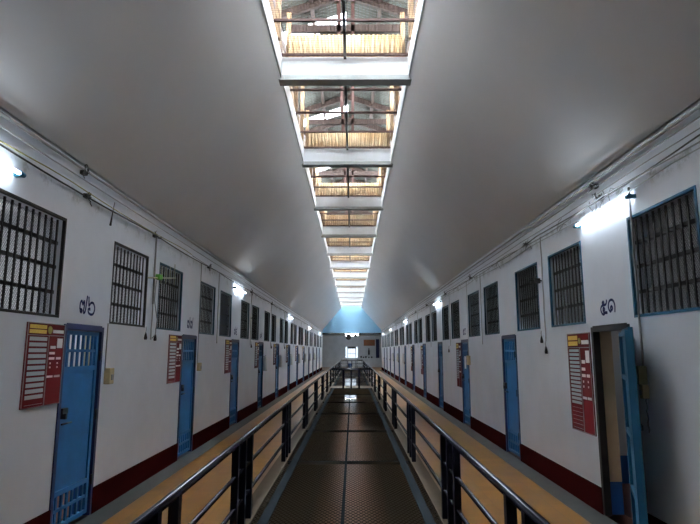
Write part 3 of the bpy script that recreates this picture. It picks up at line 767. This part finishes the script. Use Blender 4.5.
socket('right', 14.85, 1.66, 'dark socket dangling past the door with the paper notice')
for k in range(2, 5): socket('left', DY0+k*P+1.9, 1.78, f'dark socket hanging past the {ORD[k]} left door')

# television antenna on the left wall between two windows
t = thing('television_antenna', (-W+0.02, 7.42, 2.62), 'small rod antenna with green clamp between two windows on the left', 'antenna')
MB().tube([(0, 0, -0.35), (0, 0, 0.55)], 0.012, 8).build('mast', M['gcable'], t)
MB().tube([(0.02, -0.28, -0.03), (0.14, 0.46, 0.06)], 0.011, 6).build('boom', M['alu'], t)
MB().box(0.03, 0.09, -0.05, 0.07, -0.02, 0.05).build('clamp', M['green'], t, bevel=0.006)
for f in (0.45, 0.62, 0.78, 0.95):
    p = Vector((0.02, -0.28, -0.03)).lerp(Vector((0.14, 0.46, 0.06)), f); h = 0.16 if f < 0.9 else 0.2
    MB().tube([tuple(p + Vector((0, 0, -h*0.5))), tuple(p + Vector((0, 0, h)))], 0.005, 6).build('element', M['alu'], t)
MB().tube([(0.03, 0.0, -0.03), (0.03, -0.03, -0.3), (0.02, 0.14, -0.55), (0.02, 0.1, -0.75), (0.01, 0.02, -0.8)], 0.006, 6).build('lead', M['gcable'], t)
# bracket on the right wall
tag(MB().box(W-0.17, W, 7.46, 7.49, 2.58, 2.60).box(W-0.12, W-0.04, 7.44, 7.51, 2.555, 2.62).build('wall_bracket', M['iron']), 'short black bracket between two windows on the right wall', 'bracket')
tag(MB().box(-W, -W+0.17, 14.70, 14.73, 2.50, 2.52).build('wall_bracket', M['iron']), 'short dark bracket between two windows past the third left door', 'bracket')

# ------------------------------------------------------------------ railings
RX, RH = 0.98, 0.85
posts_c = [-3.9, -0.45, 3.08] + [5.5 + 3.56*k for k in range(0, 13)]
for side, s in SIDE.items():
    t = thing('railing', (s*RX, 0, 0), f'long black steel railing along the {side} walkway', 'railing')
    MB().tube([(0, Y0+0.3, RH-0.03), (0, YV2, RH-0.03)], 0.029, 12).build('top_rail', M['rail'], t)
    for z in (0.545, 0.275):
        MB().tube([(0, Y0+0.3, z), (0, YV2, z)], 0.019, 10).build('mid_rail', M['rail'], t)
    for c in posts_c:
        for d in (-0.35, 0, 0.35):
            if c + d > YV2: continue
            MB().box(-0.03, 0.03, c+d-0.03, c+d+0.03, 0.012, RH-0.03).build('post', M['postpaint'], t)
def cross_rail(y, lab, n=3):
    t = thing('cross_railing', (0, y, 0), lab, 'railing')
    MB().tube([(-RX+0.034, 0, RH-0.03), (RX-0.034, 0, RH-0.03)], 0.03, 10).build('top_rail', M['rail'], t)
    for z in (0.545, 0.275): MB().tube([(-RX+0.034, 0, z), (RX-0.034, 0, z)], 0.02, 8).build('mid_rail', M['rail'], t)
    for q in range(n):
        x = (q - (n-1)/2)*0.36
        MB().box(x-0.035, x+0.035, -0.03, 0.03, 0.0, RH-0.03).build('post', M['rail'], t)
cross_rail(YB0+0.1, 'black cross railing at the near edge of the bridge')
cross_rail(YB1-0.1, 'black cross railing at the far edge of the bridge')
cross_rail(YV2+0.1, 'black cross railing at the far end of the light well')

# ------------------------------------------------------------------ far gable and landing
g = MB().prism([(-W, 3.25), (W, 3.25), (W, ZW), (OR, ZO), (OR, 6.2), (OL, 6.2), (OL, ZO), (-W, ZW)], Y1, Y1+0.25)
struct(g.build('wall_gable', M['lightblue']), 'light blue painted gable wall over the far landing', 'wall')
struct(MB().box(-W-0.3, W+0.3, Y1-0.05, Y1+0.3, 3.08, 3.25).build('lintel_beam', M['grey']), 'dark grey lintel beam below the blue gable', 'beam')
struct(MB().box(-4.2, -4, Y1+0.2, 60, -0.25, 3.4).build('wall_landing_left', M['backwall']), 'left wall of the far landing', 'wall')
struct(MB().box(4, 4.2, Y1+0.2, 60, -0.25, 3.4).build('wall_landing_right', M['backwall']), 'right wall of the far landing', 'wall')
struct(MB().box(-4.2, 4.2, Y1+0.25, 60.2, 3.25, 3.4).build('ceiling_landing', M['white']), 'ceiling of the far landing', 'ceiling')
b = MB()
Z1 = 0.75
for r in ((-4.2, -0.72, -0.25, 3.4), (0.66, 4.2, -0.25, 3.4), (-0.72, 0.66, 2.12, 3.4), (-0.72, 0.66, -0.25, 0.8)):
    b.box(r[0], r[1], 60, 60.2, r[2], r[3])
struct(b.build('wall_far', M['backwall']), 'grey end wall of the landing round a bright barred window', 'wall')
struct(MB().box(-3.9, 3.9, 58.4, 58.6, 0.0, 0.93).build('wall_parapet', M['backwall']), 'low grey parapet before the end window', 'wall')
t = thing('window_99', (-0.03, 60.05, 0.8), 'bright end window between two narrow white sidelights', 'window', None, 'structure')
MB().box(-0.70, -0.66, -.04, .04, 0, 1.32).box(-0.47, -0.39, -.04, .04, 0, 1.32).box(0.39, 0.47, -.04, .04, 0, 1.32).box(0.66, 0.70, -.04, .04, 0, 1.32).build('window_frame', M['grey'], t)
MB().box(-0.39, 0.39, -.02, .02, 0.55, 0.60).box(-0.39, 0.39, -.04, .04, 1.1, 1.32).build('cross_bar', M['grey'], t)
MB().box(-0.16, -0.13, -.02, .02, 0, 1.1).box(0.13, 0.16, -.02, .02, 0, 1.1).build('bar', M['grey'], t)
MB().box(-0.69, 0.69, 0.05, 0.056, 0.0, 1.32).build('window_pane', M['frost'], t)
struct(MB().box(-0.75, 0.45, 60.06, 60.07, -3.3, -1.2).build('door_98', M['frost']), 'frosted pane added to dim the bright doorway of the storey below', 'door')
t = thing('added_landing_lamp', (0, 55.5, 3.25), 'unseen lamp added on the ceiling to light the far landing', 'fluorescent lamp')  # hidden behind the lintel, added to brighten the landing
MB().box(-0.6, 0.6, -0.04, 0.04, -0.05, 0).build('batten', M['white'], t)
MB().tube([(-0.6, 0, -0.07), (0.6, 0, -0.07)], 0.03, 8).build('lit_tube', M['tube_hi'], t)
t = thing('ceiling_tube_lamp', (0.0, Y1-0.08, 3.17), 'lit fluorescent tube on the lintel below the blue gable', 'fluorescent lamp')
MB().box(-0.62, 0.62, 0.0, 0.03, -0.02, 0.03).build('batten', M['white'], t)
MB().tube([(-0.6, -0.03, 0), (0.6, -0.03, 0)], 0.02, 10).build('lit_tube', M['tube_low'], t)
t = thing('wall_fan', (-0.3, Y1-0.02, 2.86), 'dark fan hanging under the lintel at the far end', 'fan')
MB().tube([(0, -0.02, 0.22), (0, -0.04, 0.05)], 0.03, 8).build('stem', M['iron'], t)
MB().tube([(0, -0.18, 0), (0, -0.05, 0)], [0.24, 0.20], 16).build('fan_cage', M['iron'], t)
MB().tube([(0, -0.05, 0), (0, 0.08, 0)], 0.07, 10).build('motor', M['iron'], t)
tag(MB().box(0.15, 0.5, Y1+0.0, Y1+0.1, 2.93, 3.08).build('loudspeaker', M['iron']), 'small dark loudspeaker right of the far fan', 'loudspeaker')
tag(MB().box(1.25, 2.45, 59.95, 59.995, 2.2, 2.85).build('notice_board', M['notice']), 'brown notice panel on the end wall right of the window', 'notice board')
tag(MB().box(2.55, 2.9, 59.9, 59.995, 0.0, 2.9).build('cupboard', M['navy']), 'tall narrow dark cupboard at the right of the end wall', 'cupboard')
tag(MB().tube([(1.8, 59.9, 1.25), (1.8, 59.9, 1.7), (1.8, 59.9, 1.78), (1.8, 59.9, 1.95)], [0.09, 0.09, 0.05, 0.05], 12).build('fire_extinguisher', M['iron']), 'dark cylinder hanging under the brown notice panel', 'extinguisher')
for q, (x, h) in enumerate(((0.95, 0.22), (1.2, 0.15), (1.45, 0.2), (1.75, 0.12), (2.05, 0.16))):
    tag(MB().tube([(x, 58.5, 0.93), (x, 58.5, 0.93+h*0.7), (x, 58.5, 0.93+h)], [0.07, 0.10, 0.05], 10).build('pot', M['iron']), f'dark pot on the low parapet, {ORD[q]} from the left', 'pot', 'pots on the far parapet')
def chair(x, y, lab):
    t = thing('visitor_chair', (x, y, 0), lab, 'chair', 'grey chairs on the far landing')
    MB().box(-0.24, 0.24, -0.24, 0.24, 0.42, 0.46).build('seat', M['greyplastic'], t, bevel=0.01)
    for z in (0.55, 0.68, 0.81): MB().box(-0.24, 0.24, 0.20, 0.23, z, z+0.10).build('back_slat', M['greyplastic'], t)
    for sx in (-1, 1):
        for sy in (-1, 1):
            MB().box(sx*0.22-0.015, sx*0.22+0.015, sy*0.21-0.015, sy*0.21+0.015, 0, 0.42 if sy < 0 else 0.92).build('leg', M['iron'], t)
chair(-0.72, 51.2, 'grey slatted chair left of the centre of the far landing'); chair(0.72, 51.2, 'grey slatted chair right of the centre of the far landing')
t = thing('bin', (-0.15, 51.0, 0), 'dark blue bin between the two far chairs', 'bin')
MB().tube([(0,0,0),(0,0,0.5),(0,0,0.52)], [0.16, 0.2, 0.21], 14).build('bin_body', M['bluebin'], t); MB().tube([(0,0,0.52),(0,0,0.56)], [0.22, 0.17], 14).build('lid', M['bluebin'], t)

# rear end of the hall, behind the camera
struct(MB().prism([(-W, 0), (W, 0), (W, ZW), (OR, ZO), (OR+0.6, 7.3), (OL-0.6, 7.3), (OL, ZO), (-W, ZW)], Y0-0.2, Y0).build('wall_rear', M['wall']), 'white rear wall behind the camera', 'wall')
struct(MB().prism([(OL-0.6, 6.2), (OR+0.6, 6.2), (CX, 7.4)], Y1+0.1, Y1+0.2).build('wall_lantern_end', M['white']), 'end board of the roof lantern', 'wall')
